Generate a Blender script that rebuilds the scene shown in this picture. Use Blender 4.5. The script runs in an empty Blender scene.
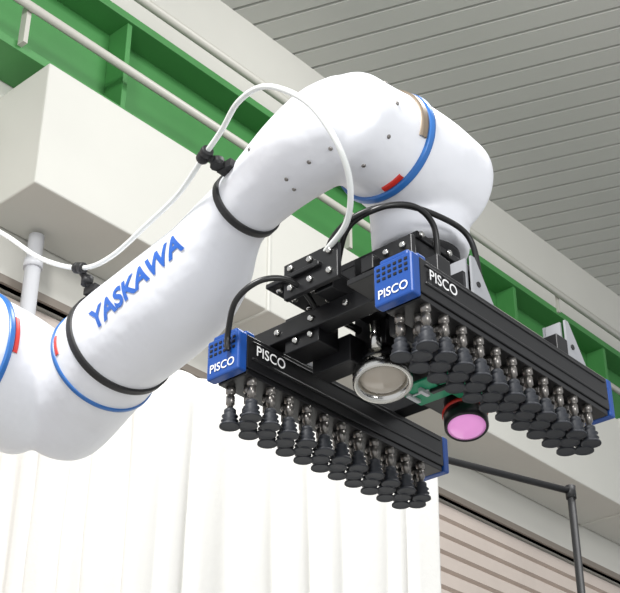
import bpy, bmesh, math, random
from mathutils import Vector, Matrix
from mathutils.bvhtree import BVHTree
random.seed(3)
scene = bpy.context.scene
V = Vector
# ---------------- camera ----------------
th = math.radians(31.0); psi = math.radians(41.7)
C = V((0, 0, 1.5))
right = V((math.sin(psi), -math.cos(psi), 0))
fwd = V((math.cos(psi)*math.cos(th), math.sin(psi)*math.cos(th), math.sin(th)))
up = right.cross(fwd)
cam_d = bpy.data.cameras.new("camera"); cam_d.sensor_width = 36; cam_d.lens = 1350/620*36
cam = bpy.data.objects.new("camera", cam_d); scene.collection.objects.link(cam)
m = Matrix((right, up, -fwd)).transposed().to_4x4(); m.translation = C
cam.matrix_world = m
scene.camera = cam
G = V((1.626, 1.245, 2.761))     # gripper reference corner in the hall
def L(x,y,z): return G+V((x,y,z))
HOSE=[L(*p) for p in [(-.42,1.33,.15),(-.36,1.44,.5),(-0.115,1.386,0.745),(-0.032,1.221,0.629),(0.011,1.097,0.519),(0.033,0.964,0.445),(0.018,0.834,0.413),(-0.017,0.662,0.415),(-0.042,0.540,0.425),(-0.092,0.414,0.433),(-0.116,0.341,0.446),(-0.154,0.258,0.450),(-0.179,0.168,0.424),(-0.173,0.100,0.377),(-0.153,0.055,0.323),(-0.112,0.035,0.255),(-0.058,0.053,0.208),(-0.002,0.109,0.173),(0.037,0.198,0.162)]]
CABA=[L(*p) for p in [(0.074,0.238,0.150),(0.024,0.166,0.175),(0.028,0.101,0.203),(0.086,0.048,0.229),(0.180,0.022,0.238),(0.252,0.008,0.222),(0.275,0.005,0.150),(.27,.01,.05)]]
CABB=[L(*p) for p in [(0.089,0.214,0.150),(0.036,0.138,0.191),(0.049,0.068,0.213),(0.102,0.031,0.228),(0.153,0.023,0.212),(0.177,0.031,0.165),(.18,.04,.09)]]
CABC=[L(*p) for p in [(-.015,.405,.0),(-0.022,0.398,0.034),(-0.054,0.346,0.072),(-0.036,0.296,0.105),(0.017,0.265,0.113),(0.092,0.272,0.090),(0.159,0.305,0.046)]]
# ---------------- materials ----------------
def mat(name, col, rough=0.5, metal=0.0, bump=0.0, bscale=20, var=0.0, vscale=3, spec=0.5, coat=0, emis=None, es=0):
    M = bpy.data.materials.new(name); M.use_nodes = True
    nt = M.node_tree; b = nt.nodes["Principled BSDF"]
    b.inputs["Base Color"].default_value = (*col, 1)
    b.inputs["Roughness"].default_value = rough; b.inputs["Metallic"].default_value = metal
    b.inputs["Specular IOR Level"].default_value = spec
    b.inputs["Coat Weight"].default_value = coat
    tc = nt.nodes.new("ShaderNodeTexCoord")
    if var > 0:
        n = nt.nodes.new("ShaderNodeTexNoise"); n.inputs["Scale"].default_value = vscale; n.inputs["Detail"].default_value = 4
        nt.links.new(tc.outputs["Object"], n.inputs["Vector"])
        r = nt.nodes.new("ShaderNodeMapRange"); r.inputs["From Min"].default_value=.3; r.inputs["From Max"].default_value=.7
        r.inputs["To Min"].default_value = 1-var; r.inputs["To Max"].default_value = 1+var*.3
        nt.links.new(n.outputs["Fac"], r.inputs["Value"])
        mx = nt.nodes.new("ShaderNodeVectorMath"); mx.operation = 'SCALE'; mx.inputs[0].default_value = col
        nt.links.new(r.outputs[0], mx.inputs["Scale"]); nt.links.new(mx.outputs[0], b.inputs["Base Color"])
    if bump > 0:
        n = nt.nodes.new("ShaderNodeTexNoise"); n.inputs["Scale"].default_value = bscale; n.inputs["Detail"].default_value = 3
        nt.links.new(tc.outputs["Object"], n.inputs["Vector"])
        bp = nt.nodes.new("ShaderNodeBump"); bp.inputs["Strength"].default_value = bump; bp.inputs["Distance"].default_value = .02
        nt.links.new(n.outputs["Fac"], bp.inputs["Height"]); nt.links.new(bp.outputs[0], b.inputs["Normal"])
    if emis:
        b.inputs["Emission Color"].default_value = (*emis, 1); b.inputs["Emission Strength"].default_value = es
    return M
M_white = mat("arm_cover_white", (.80,.81,.85), .38, bump=.5, bscale=7)
M_whiteP = mat("white_paint", (.62,.63,.66), .4)
M_guss = mat("grey_bracket_paint", (.42,.43,.45), .35, .3)
M_black = mat("black_anodised", (.008,.008,.009), .34)
M_blackS = mat("black_strap", (.012,.012,.013), .55)
M_cable = mat("black_cable", (.01,.01,.01), .35)
M_blue = mat("blue_endcap", (.008,.065,.30), .35)
M_ringb = mat("blue_ring", (.03,.15,.45), .3)
M_red = mat("red_mark", (.60,.03,.02), .4)
M_bronze = mat("bronze_band", (.24,.19,.14), .4, .3)
M_silver = mat("silver_metal", (.66,.65,.62), .18, 1.0)
M_steel = mat("nickel_fitting", (.25,.235,.22), .32, .85)
M_rub = mat("grey_rubber", (.022,.025,.032), .55)
M_txtw = mat("white_print", (.80,.80,.80), .5)
M_txtb = mat("blue_print", (.02,.12,.50), .4)
M_hose = mat("white_hose", (.82,.84,.82), .25)
M_green = mat("green_steel_paint", (.055,.23,.06), .5, var=.12, vscale=2)
M_cream = mat("cream_wall", (.63,.62,.57), .7, var=.06, vscale=.8)
M_duct = mat("duct_paint", (.57,.565,.52), .55, var=.05, vscale=1.2)
M_ceil = mat("ceiling_panel", (.50,.50,.47), .6, var=.05, vscale=.7)
M_slat = mat("shutter_slat", (.62,.54,.48), .6, var=.05)
M_dark = mat("trim_brown", (.22,.19,.16), .7)
M_pipe = mat("conduit_grey", (.48,.47,.42), .4)
M_curt = mat("curtain_cloth", (.77,.76,.725), .9, bump=.08, bscale=60)
M_floor = mat("concrete_floor", (.40,.40,.39), .5, var=.2)
M_pcb = mat("green_pcb", (.02,.30,.15), .4)
M_lens = mat("amber_lens", (.50,.44,.37), .06, coat=1)
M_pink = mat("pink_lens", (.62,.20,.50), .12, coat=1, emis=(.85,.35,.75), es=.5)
# ---------------- helpers ----------------
def empty(name, loc=(0,0,0)):
    e = bpy.data.objects.new(name, None); e.location = loc; scene.collection.objects.link(e); e.empty_display_size=.1
    return e
def finish(bm, name, mats, parent=None, smooth=False, bevel=0):
    me = bpy.data.meshes.new(name); bmesh.ops.recalc_face_normals(bm, faces=bm.faces[:]); bm.to_mesh(me); bm.free()
    if not isinstance(mats, (list, tuple)): mats = [mats]
    for a in mats: me.materials.append(a)
    o = bpy.data.objects.new(name, me); scene.collection.objects.link(o)
    if smooth:
        for p in me.polygons: p.use_smooth = True
    if bevel:
        b = o.modifiers.new("bevel", 'BEVEL'); b.width = bevel; b.segments = 2; b.limit_method = 'ANGLE'
    if parent:
        o.parent = parent; o.location = -V(parent.location)
    return o
def bx(bm, x0,x1,y0,y1,z0,z1, off=V((0,0,0)), mi=0):
    r = bmesh.ops.create_cube(bm, size=1)
    for v in r['verts']:
        v.co = V(((x0+x1)/2+v.co.x*(x1-x0), (y0+y1)/2+v.co.y*(y1-y0), (z0+z1)/2+v.co.z*(z1-z0)))+off
    for f in {f for v in r['verts'] for f in v.link_faces}: f.material_index = mi
def frame(ax):
    ax = ax.normalized(); t = V((0,0,1)) if abs(ax.z) < .9 else V((1,0,0))
    a = ax.cross(t).normalized(); return ax, a, ax.cross(a)
def revolve(bm, o, axis, prof, n=20, mi=0, cap=True):
    ax,a,b = frame(V(axis)); o = V(o); rings=[]
    for r,h in prof:
        rings.append([bm.verts.new(o+ax*h+(a*math.cos(2*math.pi*i/n)+b*math.sin(2*math.pi*i/n))*max(r,1e-5)) for i in range(n)])
    for A,B in zip(rings, rings[1:]):
        for i in range(n):
            f=bm.faces.new((A[i],A[(i+1)%n],B[(i+1)%n],B[i])); f.material_index=mi; f.smooth=True
    if cap:
        for R in (rings[0], rings[-1]):
            f=bm.faces.new(R); f.material_index=mi
def cyl(bm, p0, p1, r, n=16, mi=0):
    p0=V(p0);p1=V(p1); revolve(bm,p0,p1-p0,[(r,0),(r,(p1-p0).length)],n,mi)
def catmull(P, k=8):
    out=[]; Q=[P[0]*2-P[1]]+list(P)+[P[-1]*2-P[-2]]
    for i in range(1,len(Q)-2):
        for j in range(k):
            t=j/k; a,b,c,d=Q[i-1],Q[i],Q[i+1],Q[i+2]
            out.append(.5*((2*b)+(c-a)*t+(2*a-5*b+4*c-d)*t*t+(3*b-a-3*c+d)*t**3))
    out.append(P[-1].copy()); return out
def loft(bm, pts, n=48, k=8, endcap=True):
    P4=[V((*p,r)) for p,r in pts]; S=catmull(P4,k)
    P=[V(s[:3]) for s in S]; R=[s[3] for s in S]
    T=[(P[min(i+1,len(P)-1)]-P[max(i-1,0)]).normalized() for i in range(len(P))]
    _,a,_=frame(T[0]); rings=[]
    def ring(c,t,a,r):
        b=t.cross(a); return [bm.verts.new(c+(a*math.cos(2*math.pi*i/n)+b*math.sin(2*math.pi*i/n))*r) for i in range(n)]
    if endcap:
        for j in range(1,7):
            q=j/7*math.pi/2; rings.append(ring(P[0]-T[0]*R[0]*endcap*math.cos(q),T[0],a,R[0]*math.sin(q)))
    for c,t,r in zip(P,T,R):
        a=(a-t*a.dot(t)).normalized(); rings.append(ring(c,t,a,r))
    if endcap:
        for j in range(6,0,-1):
            q=j/7*math.pi/2; rings.append(ring(P[-1]+T[-1]*R[-1]*endcap*math.cos(q),T[-1],a,R[-1]*math.sin(q)))
    for A,B in zip(rings,rings[1:]):
        for i in range(n): bm.faces.new((A[i],A[(i+1)%n],B[(i+1)%n],B[i])).smooth=True
    bm.faces.new(rings[0]); bm.faces.new(rings[-1])
def tube(name, pts, r, m, parent=None, k=10, n=14):
    bm=bmesh.new(); loft(bm,[(V(p),r) for p in pts],n,k,endcap=.3)
    return finish(bm,name,m,parent,smooth=True)
def textmesh(txt, size, bold=.0):
    cu=bpy.data.curves.new("t",'FONT'); cu.body=txt; cu.size=size; cu.align_x='CENTER'; cu.align_y='CENTER'; cu.offset=bold; cu.resolution_u=4
    o=bpy.data.objects.new("t",cu); scene.collection.objects.link(o)
    dg=bpy.context.evaluated_depsgraph_get(); me=bpy.data.meshes.new_from_object(o.evaluated_get(dg))
    bm=bmesh.new(); bm.from_mesh(me); bpy.data.objects.remove(o); return bm
def flat_text(name, txt, size, loc, xd, yd, m, parent, bold=.0):
    bm=textmesh(txt,size,bold); xd=V(xd).normalized(); yd=V(yd).normalized(); loc=V(loc)
    for v in bm.verts: v.co=loc+xd*v.co.x+yd*v.co.y
    return finish(bm,name,m,parent)
# ================= ROOM =================
X0,X1,Y0,YW,ZC=-2,17,-4,5.5,8.6
bm=bmesh.new(); bx(bm,X0,X1,YW,YW+.3,5.4,ZC); bx(bm,X0,X1,YW+.1,YW+.3,0,5.4); finish(bm,"wall_back",M_cream)
bm=bmesh.new(); bx(bm,X0,X1,Y0,YW+.3,-.2,0); finish(bm,"floor",M_floor)
bm=bmesh.new(); z=0.0; prof=[]
while z<5.36:
    prof+=[(YW+.09,z),(YW+.05,z+.012),(YW+.05,z+.11),(YW+.09,z+.122)]; z+=.135
va=[bm.verts.new((X0,y,z)) for y,z in prof]; vb=[bm.verts.new((X1,y,z)) for y,z in prof]
for i in range(len(prof)-1): bm.faces.new((va[i],va[i+1],vb[i+1],vb[i]))
finish(bm,"wall_cladding",M_slat)
bm=bmesh.new(); bx(bm,X0,X1,YW-.02,YW+.04,5.40,5.45); finish(bm,"trim_1",M_dark)
bm=bmesh.new(); ang=math.radians(110); dv=V((math.cos(ang),math.sin(ang),0)); qv=V((math.sin(ang),-math.cos(ang),0))
q=-12; prof=[]; pitch=.21
while q<24:
    prof+=[(q,.0),(q+.180,.0),(q+.186,.03),(q+.204,.03)]; q+=pitch
mid=V((6,1,ZC))
va=[bm.verts.new(mid+qv*(a-6)-dv*16+V((0,0,h))) for a,h in prof]; vb=[bm.verts.new(mid+qv*(a-6)+dv*16+V((0,0,h))) for a,h in prof]
for i in range(len(prof)-1): bm.faces.new((va[i],va[i+1],vb[i+1],vb[i]))
for co,no in (((X0,0,0),(-1,0,0)),((X1,0,0),(1,0,0)),((0,Y0,0),(0,-1,0)),((0,YW+.02,0),(0,1,0))):
    bmesh.ops.bisect_plane(bm,geom=bm.verts[:]+bm.edges[:]+bm.faces[:],plane_co=co,plane_no=no,clear_outer=True)
bx(bm,X0,X1,Y0,YW+.3,ZC+.05,ZC+.15)
finish(bm,"ceiling",M_ceil)
bm=bmesh.new(); yb=5.2
sb=empty("steel_beam",(X0,5.35,6.72))
bx(bm,X0,X1,yb,YW-.005,6.72,6.78); bx(bm,X0,X1,yb,YW-.005,7.48,7.54); bx(bm,X0,X1,5.40,5.44,6.78,7.48)
x=1.2
while x<X1: bx(bm,x,x+.04,yb+.02,5.40,6.78,7.48); x+=1.45
finish(bm,"girder",M_green,sb,bevel=.004)
bm=bmesh.new()
cyl(bm,(X0,5.12,7.0),(X1,5.12,7.0),.028); cyl(bm,(X0,5.15,7.66),(X1,5.15,7.66),.032)
x=.4
while x<X1:
    bx(bm,x,x+.03,5.145,5.20,6.75,7.03); bx(bm,x,x+.03,5.18,5.20,7.50,7.69); x+=2.9
finish(bm,"conduits",M_pipe,sb)
bm=bmesh.new(); bx(bm,3.4,X1-.05,5.0,YW-.01,5.74,6.57)
x=5.2
while x<X1-.1: bx(bm,x,x+.03,4.985,YW-.01,5.725,6.585); x+=2.2
finish(bm,"air_duct",M_duct,bevel=.01)
bm=bmesh.new(); cyl(bm,(3.72,5.38,0),(3.72,5.38,5.715),.045)
for z in (1,2.5,4,5.5): cyl(bm,(3.72,5.38,z),(3.72,5.38,z+.05),.055)
for z in (1,2.5,4): bx(bm,3.7,3.74,5.38,5.54,z,z+.05)
finish(bm,"drain_pipe",M_whiteP)
# ================= CURTAIN =================
P1=V((2.60,2.95,3.5)); P2=V((4.21,2.43,3.5)); P0=V((2.50,4.35,3.5))
e=empty("curtain_stand",P1)
bm=bmesh.new()
cyl(bm,P1,P2,.013); cyl(bm,P1,P0,.013)
for p in (P1,P2,P0):
    cyl(bm,(p.x,p.y,0),p,.015); bx(bm,p.x-.02,p.x+.25,p.y-.02,p.y+.02,0,.02); bx(bm,p.x-.02,p.x+.02,p.y-.02,p.y+.25,0,.02)
    revolve(bm,p-V((0,0,.03)),(0,0,1),[(.020,0),(.020,.05)])
finish(bm,"frame",M_blackS,e)
# one continuous cloth following the rails round the corner
rnd=random.Random(5)
dd=(P2-P1).normalized(); nn=V((dd.y,-dd.x,0))
path=catmull([P0+V((-.07,0,0)),V((2.47,3.9,3.5)),V((2.49,3.4,3.5)),V((2.515,3.02,3.5)),V((2.535,2.925,3.5)),V((2.62,2.87,3.5)),P1+dd*.35+nn*.07,P1+dd*.7+nn*.07,P1+dd*1.03+nn*.07],40)
dist=[0]
for a,b in zip(path,path[1:]): dist.append(dist[-1]+(b-a).length)
step=.005; N=int(dist[-1]/step); base=[]; k=0
for i in range(N+1):
    s=min(i*step,dist[-1]-1e-6)
    while dist[k+1]<s: k+=1
    f=(s-dist[k])/max(1e-9,dist[k+1]-dist[k]); p=path[k].lerp(path[k+1],f); t=(path[k+1]-path[k]).normalized()
    base.append((s,p,V((t.y,-t.x,0))))
nf=40; ph=[rnd.uniform(.3,1.3) for _ in range(nf)]; of=[rnd.uniform(-.3,.3) for _ in range(nf)]
rows=34; vs=[]; bm=bmesh.new()
def sm(arr,s):
    k=int(s); f=s-k; f=f*f*(3-2*f); return arr[k%nf]*(1-f)+arr[(k+1)%nf]*f
for j in range(rows+1):
    z=3.535-3.50*j/rows; row=[]; spread=.35+.65*min(1,j/5)
    for s,p,n_ in base:
        q=s/.135; u=q+sm(of,q)+.05*math.sin(j*.25+q)
        o_=.023*sm(ph,q)*spread*(math.sin(2*math.pi*u)+.2*math.sin(4*math.pi*u+1))+.018*math.sin(q*.9+j*.07)*spread
        row.append(bm.verts.new(V((p.x,p.y,z+.006*math.sin(q*3)*(1 if j==0 else 0)))+n_*o_))
    vs.append(row)
for j in range(rows):
    for i in range(N): bm.faces.new((vs[j][i],vs[j][i+1],vs[j+1][i+1],vs[j+1][i])).smooth=True
o=finish(bm,"curtain",M_curt,None,smooth=True)
s_=o.modifiers.new("s",'SOLIDIFY'); s_.thickness=.004
# ================= ROBOT =================
A=V((.202,.960,-.190)).normalized()
S2=V((.047,.426,.385)); sh=V((.75,-.31,-.58))
def fa(t,s=0): return G+S2+A*t+sh*s
robot=empty("robot_arm",(G.x-.40,G.y+1.2,0))
EY,EZ=1.272,.280
bm=bmesh.new()
loft(bm,[(L(.0,.10,.405),.100),(L(.0,.16,.408),.101),(L(.012,.25,.405),.093),(L(.03,.34,.398),.083),(fa(0),.077),(fa(.06),.080),(fa(.12,.008),.092),(fa(.20,.022),.112),(fa(.30,.026),.127),(fa(.42,.014),.132),(fa(.53),.134),(fa(.64),.136),(fa(.78),.140),(fa(.84),.138)],48,6,.55)
loft(bm,[(L(-.01,.10,.405),.104),(L(.05,.10,.408),.108),(L(.12,.10,.41),.117)],48,8,.55)
loft(bm,[(L(.12,.10,.41),.120),(L(.22,.10,.41),.125),(L(.315,.10,.41),.121)],48,8,.42)
loft(bm,[(L(.25,.12,.40),.108),(L(.26,.13,.33),.104),(L(.265,.135,.238),.100)],48,4,.08)
loft(bm,[(L(.16,EY-.01,EZ-.025),.160),(L(.08,EY,EZ-.008),.170),(L(-.05,EY,EZ),.172)],48,6,.5)
tmp=finish(bm,"tmp",M_white)
rm=tmp.modifiers.new("r",'REMESH'); rm.mode='VOXEL'; rm.voxel_size=.006
sm_=tmp.modifiers.new("s",'SMOOTH'); sm_.iterations=10; sm_.factor=.5
dg=bpy.context.evaluated_depsgraph_get(); me=bpy.data.meshes.new_from_object(tmp.evaluated_get(dg))
bpy.data.objects.remove(tmp)
for p in me.polygons: p.use_smooth=True
me.materials.clear(); me.materials.append(M_white)
arm=bpy.data.objects.new("forearm_cover",me); scene.collection.objects.link(arm); arm.parent=robot; arm.location=-V(robot.location)
bmt=bmesh.new(); bmt.from_mesh(me); bvh=BVHTree.FromBMesh(bmt)
def band(name,c,axis,w,thk,m,a0=0,a1=360,n=96,out=None):
    ax,a,b=frame(V(axis)); bm=bmesh.new(); rows=[]; full=(a1-a0)>=360
    N=n if full else max(6,int(n*(a1-a0)/360)); dirs=[]
    for i in range(N if full else N+1):
        q=math.radians(a0+(a1-a0)*i/N); dirs.append(a*math.cos(q)+b*math.sin(q))
    for s in (-.5,-.42,-.2,0,.2,.42,.5):
        o=c+ax*(w*s); rr=[]
        for d in dirs:
            if out: h=bvh.ray_cast(o+d*out,-d,out)
            else: h=bvh.ray_cast(o,d,.5)
            rr.append((h[0]-o).length if h[0] else .12)
        rows.append((o,rr,thk if abs(s)<.5 else -.004))
    vr=[[bm.verts.new(o+d*(r+e)) for d,r in zip(dirs,rr)] for o,rr,e in rows]
    K=len(dirs)
    for Aa,Bb in zip(vr,vr[1:]):
        for i in range(K if full else K-1): bm.faces.new((Aa[i],Aa[(i+1)%K],Bb[(i+1)%K],Bb[i])).smooth=True
    return finish(bm,name,m,robot)
band("strap_1",fa(0.0),A,.020,.005,M_blackS,out=.11)
band("strap_2",fa(.535),A,.022,.005,M_blackS,out=.2)
band("joint_ring_blue_1",L(.112,.10,.41),(1,0,0),.015,.006,M_ringb)
band("joint_ring_bronze",L(.094,.10,.41),(1,0,0),.018,.0055,M_bronze,-125,20)
band("joint_ring_blue_2",fa(.615),A,.011,.004,M_ringb,out=.2)
band("joint_ring_blue_3",L(-.040,EY,EZ),(1,0,0),.016,.006,M_ringb,out=.26)
band("red_mark_1",L(.097,.10,.41),(1,0,0),.012,.004,M_red,64,88,out=.16)
band("red_mark_3",fa(.600),A,.012,.003,M_red,164,186,out=.2)
band("red_mark_4",L(-.024,EY,EZ),(1,0,0),.014,.004,M_red,-20,12,out=.26)
bm=bmesh.new()
def stud(c,d,r=.0045):
    d=V(d).normalized(); h=bvh.ray_cast(c+d*.3,-d,.3)
    if h[0]: revolve(bm,h[0]-h[1]*.002,h[1],[(r,0),(r,.003),(r*.6,.005)],12)
for c in (L(0,.14,.405),L(0.005,.20,.406),L(.015,.27,.40)):
    stud(c,(-.45,-.3,-.8))
for c in (L(.02,.31,.40),):
    for d in ((-.9,.0,.1),(-.2,-.6,-.8)): stud(c,d)
for q in (-1,0,1,2): stud(L(.03,.10,.41),(-.1,-math.cos(q*.7),-math.sin(q*.7)))
finish(bm,"cover_studs",M_steel,robot)
N0=V((-.542,-.055,-.839)); U=V((-.816,.2736,.509)); N_=(.78*N0+.63*U).normalized(); xd=-A; yd=N_.cross(xd).normalized()
bm=textmesh("YASKAWA",.068,.0024)
for k in range(-6,7):
    bmesh.ops.bisect_plane(bm,geom=bm.verts[:]+bm.edges[:]+bm.faces[:],plane_co=(0,k*.006,0),plane_no=(0,1,0))
o=fa(.295)
for v in bm.verts:
    p=o+xd*v.co.x*.98+yd*v.co.y; h=bvh.ray_cast(p+N_*.3,-N_,.5)
    v.co=(h[0] if h[0] else p+N_*.13)+N_*.0022
finish(bm,"lettering",M_txtb,robot)
bm=bmesh.new()
loft(bm,[(L(-.10,EY,EZ),.166),(L(-.24,EY,EZ),.168),(L(-.32,EY,EZ),.160)],40,6,.4)
loft(bm,[(L(-.40,1.25,.22),.14),(L(-.42,1.22,-.1),.125),(L(-.42,1.2,-.6),.13),(L(-.40,1.2,-1.2),.16)],40,6,.7)
finish(bm,"upper_arm",M_white,robot,smooth=True)
bm=bmesh.new()
bs=V((G.x-.40,G.y+1.2,0))
revolve(bm,bs,(0,0,1),[(.30,0),(.30,.04),(.20,.05),(.19,1.0),(.24,1.02),(.24,1.06),(.20,1.1),(.20,1.5),(.17,1.62)],40)
finish(bm,"pedestal",M_whiteP,robot)
tube("air_hose_line",HOSE,.0060,M_hose,robot)
bm=bmesh.new()
for i in (5,9):
    c=HOSE[i]; d=(HOSE[i+1]-HOSE[i-1]).normalized()
    revolve(bm,c-d*.018,d,[(.012,0),(.014,.004),(.014,.014),(.010,.018),(.014,.022),(.014,.032),(.012,.036)],14)
    h=bvh.find_nearest(c)
    cyl(bm,c,h[0],.009,10); revolve(bm,(c+h[0])/2-V((0,0,.012)),(0,0,1),[(.015,0),(.015,.02)],10)
    bx(bm,h[0].x-.018,h[0].x+.018,h[0].y-.02,h[0].y+.02,h[0].z-.006,h[0].z+.012)
finish(bm,"hose_clips",M_blackS,robot)
# ================= GRIPPER =================
gr=empty("vacuum_gripper",G+V((.35,.2,.2)))
def gbox(name,m,boxes,bevel=.002):
    bm=bmesh.new()
    for b in boxes: bx(bm,*b,off=G)
    return finish(bm,name,m,gr,bevel=bevel)
W=.425
for bi,yc in ((1,0),(2,W)):
    h=.043
    gbox("bar_%d"%bi,M_black,[(.016,.650,yc-h,yc+h,-.032,.040),(.03,.642,yc-h-.003,yc+h+.003,-.012,-.006),(.03,.642,yc-h-.003,yc+h+.003,.026,.030),(.03,.642,yc-.03,yc+.03,.040,.048)])
    gbox("bar_base_%d"%bi,M_black,[(.02,.648,yc-h+.004,yc+h-.004,-.044,-.032)])
    gbox("end_caps_%d"%bi,M_blue,[(-.008,.016,yc-h-.001,yc+h+.001,-.044,.042),(.016,.042,yc-h+.004,yc+h-.004,.040,.052),(-.004,.020,yc-h+.010,yc+h-.010,.040,.052),(.650,.670,yc-h-.001,yc+h+.001,-.044,.042)],.004)
    bm=bmesh.new()
    for i in range(6):
        for j in range(3): bx(bm,-.0095,-.0075,yc-.034+i*.0125,yc-.027+i*.0125,.005+j*.011,.010+j*.011,off=G)
    finish(bm,"vents_%d"%bi,M_black,gr)
    flat_text("lettering_side_%d"%bi,"PISCO",.031,L(.080,yc-h-.004,.010),(1,0,0),(0,0,1),M_txtw,gr,.0003)
    flat_text("lettering_end_%d"%bi,"PISCO",.025,L(-.0095,yc,-.024),(0,-1,0),(0,0,1),M_txtw,gr,.0003)
    bm=bmesh.new(); bm2=bmesh.new()
    for r,dy in enumerate((-.029,0,.029)):
        for c in range(11):
            x=.046+c*.0535+(.020 if r==1 else 0); o=L(x,yc+dy,-.043)
            revolve(bm,o,(0,0,-1),[(.0098,0),(.0098,.012),(.007,.013),(.007,.018),(.0088,.019),(.0088,.036),(.006,.037),(.006,.048)],10)
            revolve(bm2,o,(0,0,-1),[(.009,.046),(.0120,.049),(.0120,.055),(.0105,.057),(.0165,.062),(.011,.067),(.0175,.072),(.012,.075),(.0200,.081),(.0205,.085),(.015,.083)],16)
    finish(bm,"fittings_%d"%bi,M_steel,gr); finish(bm2,"suction_cups_%d"%bi,M_rub,gr)
gbox("cross_beams",M_black,[(.09,.13,-.03,.455,.048,.088),(.49,.53,-.03,.455,.048,.088),(.05,.60,.19,.235,.088,.124),(.05,.45,.09,.12,.088,.12)])
gbox("mount_plates",M_black,[(.14,.36,.05,.27,.185,.20),(.14,.152,.06,.27,.10,.185),(.345,.357,.06,.27,.10,.185),(.02,.18,.20,.34,.128,.138),(.06,.30,.05,.062,.06,.10),(.03,.042,.16,.30,.09,.17),(.02,.22,.05,.13,.050,.062),(.14,.24,.055,.065,.12,.185),(.08,.092,.02,.16,.088,.15)])
gbox("hanger_blocks",M_black,[(.10,.16,.27,.36,.02,.10),(.16,.21,.24,.34,-.01,.05),(.21,.29,.19,.27,.03,.13),(.42,.55,.16,.28,.01,.06),(.28,.42,.15,.28,.02,.045),(.15,.35,.12,.135,.0,.09),(.36,.372,.13,.20,-.02,.05)])
bm=bmesh.new(); revolve(bm,L(.265,.135,.234),(0,0,-1),[(.080,0),(.080,.012),(.070,.014),(.070,.04)],36); finish(bm,"tool_flange",M_blackS,gr)
def prism(bm,pts,y,t):
    a=[bm.verts.new(L(p,y,q)) for p,q in pts]; b=[bm.verts.new(L(p,y+t,q)) for p,q in pts]; n=len(pts)
    bm.faces.new(a); bm.faces.new(b[::-1])
    for i in range(n): bm.faces.new((a[i],b[i],b[(i+1)%n],a[(i+1)%n]))
bm=bmesh.new()
for x,y,w_ in ((.20,-.030,.055),(.53,-.030,.055),(.16,W-.030,.05)):
    for dy in (0,w_-.005): prism(bm,[(x,.048),(x+.065,.048),(x+.065,.056),(x+.012,.136),(x,.136)],y+dy,.005)
    bx(bm,x-.005,x,y+.010,y+w_-.01,.048,.132,off=G); bx(bm,x-.005,x+.070,y,y+w_,.048,.053,off=G)
finish(bm,"grey_gussets",M_guss,gr)
bm=bmesh.new()
for x,y in ((.20,-.030),(.53,-.030),(.16,W-.030)):
    cyl(bm,L(x+.018,y-.002,.078),L(x+.018,y+.0005,.078),.006,12)
    bx(bm,x-.014,x-.005,y+.012,y+.044,.05,.10,off=G)
finish(bm,"gusset_bolts",M_black,gr)
bm=bmesh.new()
for x,y,z,ax in [(.15+i*.045,.05,.193,(0,-1,0)) for i in range(5)]+[(.14,.09+i*.05,z,(-1,0,0)) for i in range(4) for z in (.12,.165)]+[(.03,.18+.05*i,z,(-1,0,0)) for i in range(3) for z in (.11,.155)]+[(.09,.10+.09*i,.068,(-1,0,0)) for i in range(4)]+[(.03+.04*i,.05,.056,(0,-1,0)) for i in range(5)]+[(.04+.045*i,.22+.05*j,.128,(0,0,-1)) for i in range(4) for j in range(3)]+[(.10,.29+.04*i,z,(-1,0,0)) for i in range(2) for z in (.04,.08)]+[(.17+.05*i,.12,.02+.05*(i%2),(0,-1,0)) for i in range(4)]+[(.08,.04+.04*i,.13,(-1,0,0)) for i in range(3)]:
    revolve(bm,L(x,y,z),ax,[(.0072,0),(.0072,.005),(.0045,.007)],8)
# standoffs and small cylinders in the frame
for x,y in ((.16,.24),(.33,.24),(.16,.08),(.33,.08)): cyl(bm,L(x,y,.088),L(x,y,.186),.007,10)
cyl(bm,L(.19,.20,.01),L(.19,.20,.07),.011,14); cyl(bm,L(.12,.25,.075),L(.20,.25,.075),.008,12)
finish(bm,"bolts",M_silver,gr)
# lighting ring and camera
ax=V((-.17,-.19,-.96)).normalized(); o=L(.242,.228,-.004)
bm=bmesh.new()
revolve(bm,o,ax,[(.036,-.07),(.036,-.022),(.048,-.02),(.048,.0)],32)
finish(bm,"ring_light_body",M_black,gr)
bm=bmesh.new()
revolve(bm,o,ax,[(.046,-.002),(.056,.006),(.060,.014),(.060,.036),(.057,.040),(.050,.038),(.046,.022)],40,cap=False)
finish(bm,"ring_light_housing",M_silver,gr)
bm=bmesh.new(); revolve(bm,o,ax,[(.0,.012),(.048,.012),(.048,.022),(.036,.031),(.0,.037)],32,cap=False); finish(bm,"ring_light_glass",M_lens,gr)
ax=V((-.20,-.20,-.95)).normalized(); o=L(.482,.203,.006)
k_=1.15
bm=bmesh.new(); revolve(bm,o,ax,[(.028*k_,-.06),(.028*k_,0),(.036*k_,.002),(.036*k_,.03),(.040*k_,.034),(.040*k_,.070),(.037*k_,.074),(.033*k_,.068)],36); finish(bm,"camera_body",M_black,gr)
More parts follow.
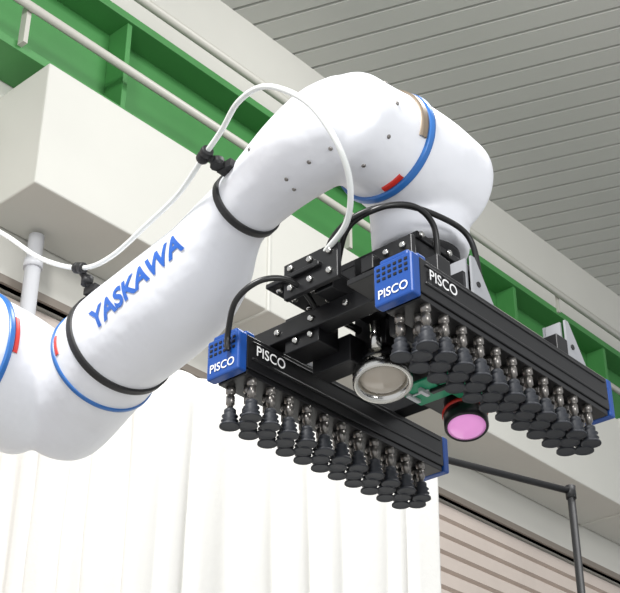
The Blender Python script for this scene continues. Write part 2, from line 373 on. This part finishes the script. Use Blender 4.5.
bm=bmesh.new(); revolve(bm,o,ax,[(.0385*k_,.026),(.0418*k_,.031),(.0418*k_,.036),(.0385*k_,.040)],36); finish(bm,"camera_red_ring",M_red,gr)
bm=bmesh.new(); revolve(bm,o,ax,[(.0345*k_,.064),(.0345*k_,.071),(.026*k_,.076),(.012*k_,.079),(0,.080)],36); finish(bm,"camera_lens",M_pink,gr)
gbox("circuit_board",M_pcb,[(.32,.41,.17,.26,-.012,-.006),(.35,.45,.13,.18,-.012,.018)])
gbox("board_connectors",M_whiteP,[(.34,.37,.205,.215,-.022,-.012),(.345,.385,.24,.25,-.020,-.012),(.37,.43,.125,.13,.002,.012),(.355,.36,.20,.25,-.016,-.012)])
tube("cable_1",CABA,.0060,M_cable,gr); tube("cable_2",CABB,.0060,M_cable,gr); tube("cable_3",CABC,.0060,M_cable,gr)
tube("cable_4",[L(.25,.22,.10),L(.20,.16,.08),L(.24,.13,.02),L(.33,.16,.01),L(.37,.19,.0)],.004,M_cable,gr)
tube("cable_5",[L(.475,.21,.06),L(.42,.19,.085),L(.37,.17,.05),L(.37,.17,.01)],.004,M_cable,gr)
# ================= LIGHT =================
w=bpy.data.worlds.new("world"); scene.world=w; w.use_nodes=True
bg=w.node_tree.nodes["Background"]; bg.inputs[0].default_value=(.95,.97,1,1); bg.inputs[1].default_value=.80
def area(name,loc,target,size,power,col=(1,1,1)):
    l=bpy.data.lights.new(name,'AREA'); l.shape='RECTANGLE'; l.size=size; l.size_y=size; l.energy=power; l.color=col
    o=bpy.data.objects.new(name,l); scene.collection.objects.link(o); o.location=loc
    o.rotation_euler=(V(target)-V(loc)).to_track_quat('-Z','Y').to_euler(); return o
area("area_light",(-2,.6,6.5),(2,1.6,2.8),1.2,400,(1,.99,.975))
area("area_light",(.2,-2.8,2.5),(2.5,2.5,3),1.2,80,(1,1,.99))  # unseen softbox added behind the camera to brighten the arm's underside
area("area_light",(5,1,8.3),(6,5,0),2.0,280)
scene.view_settings.view_transform='Standard'
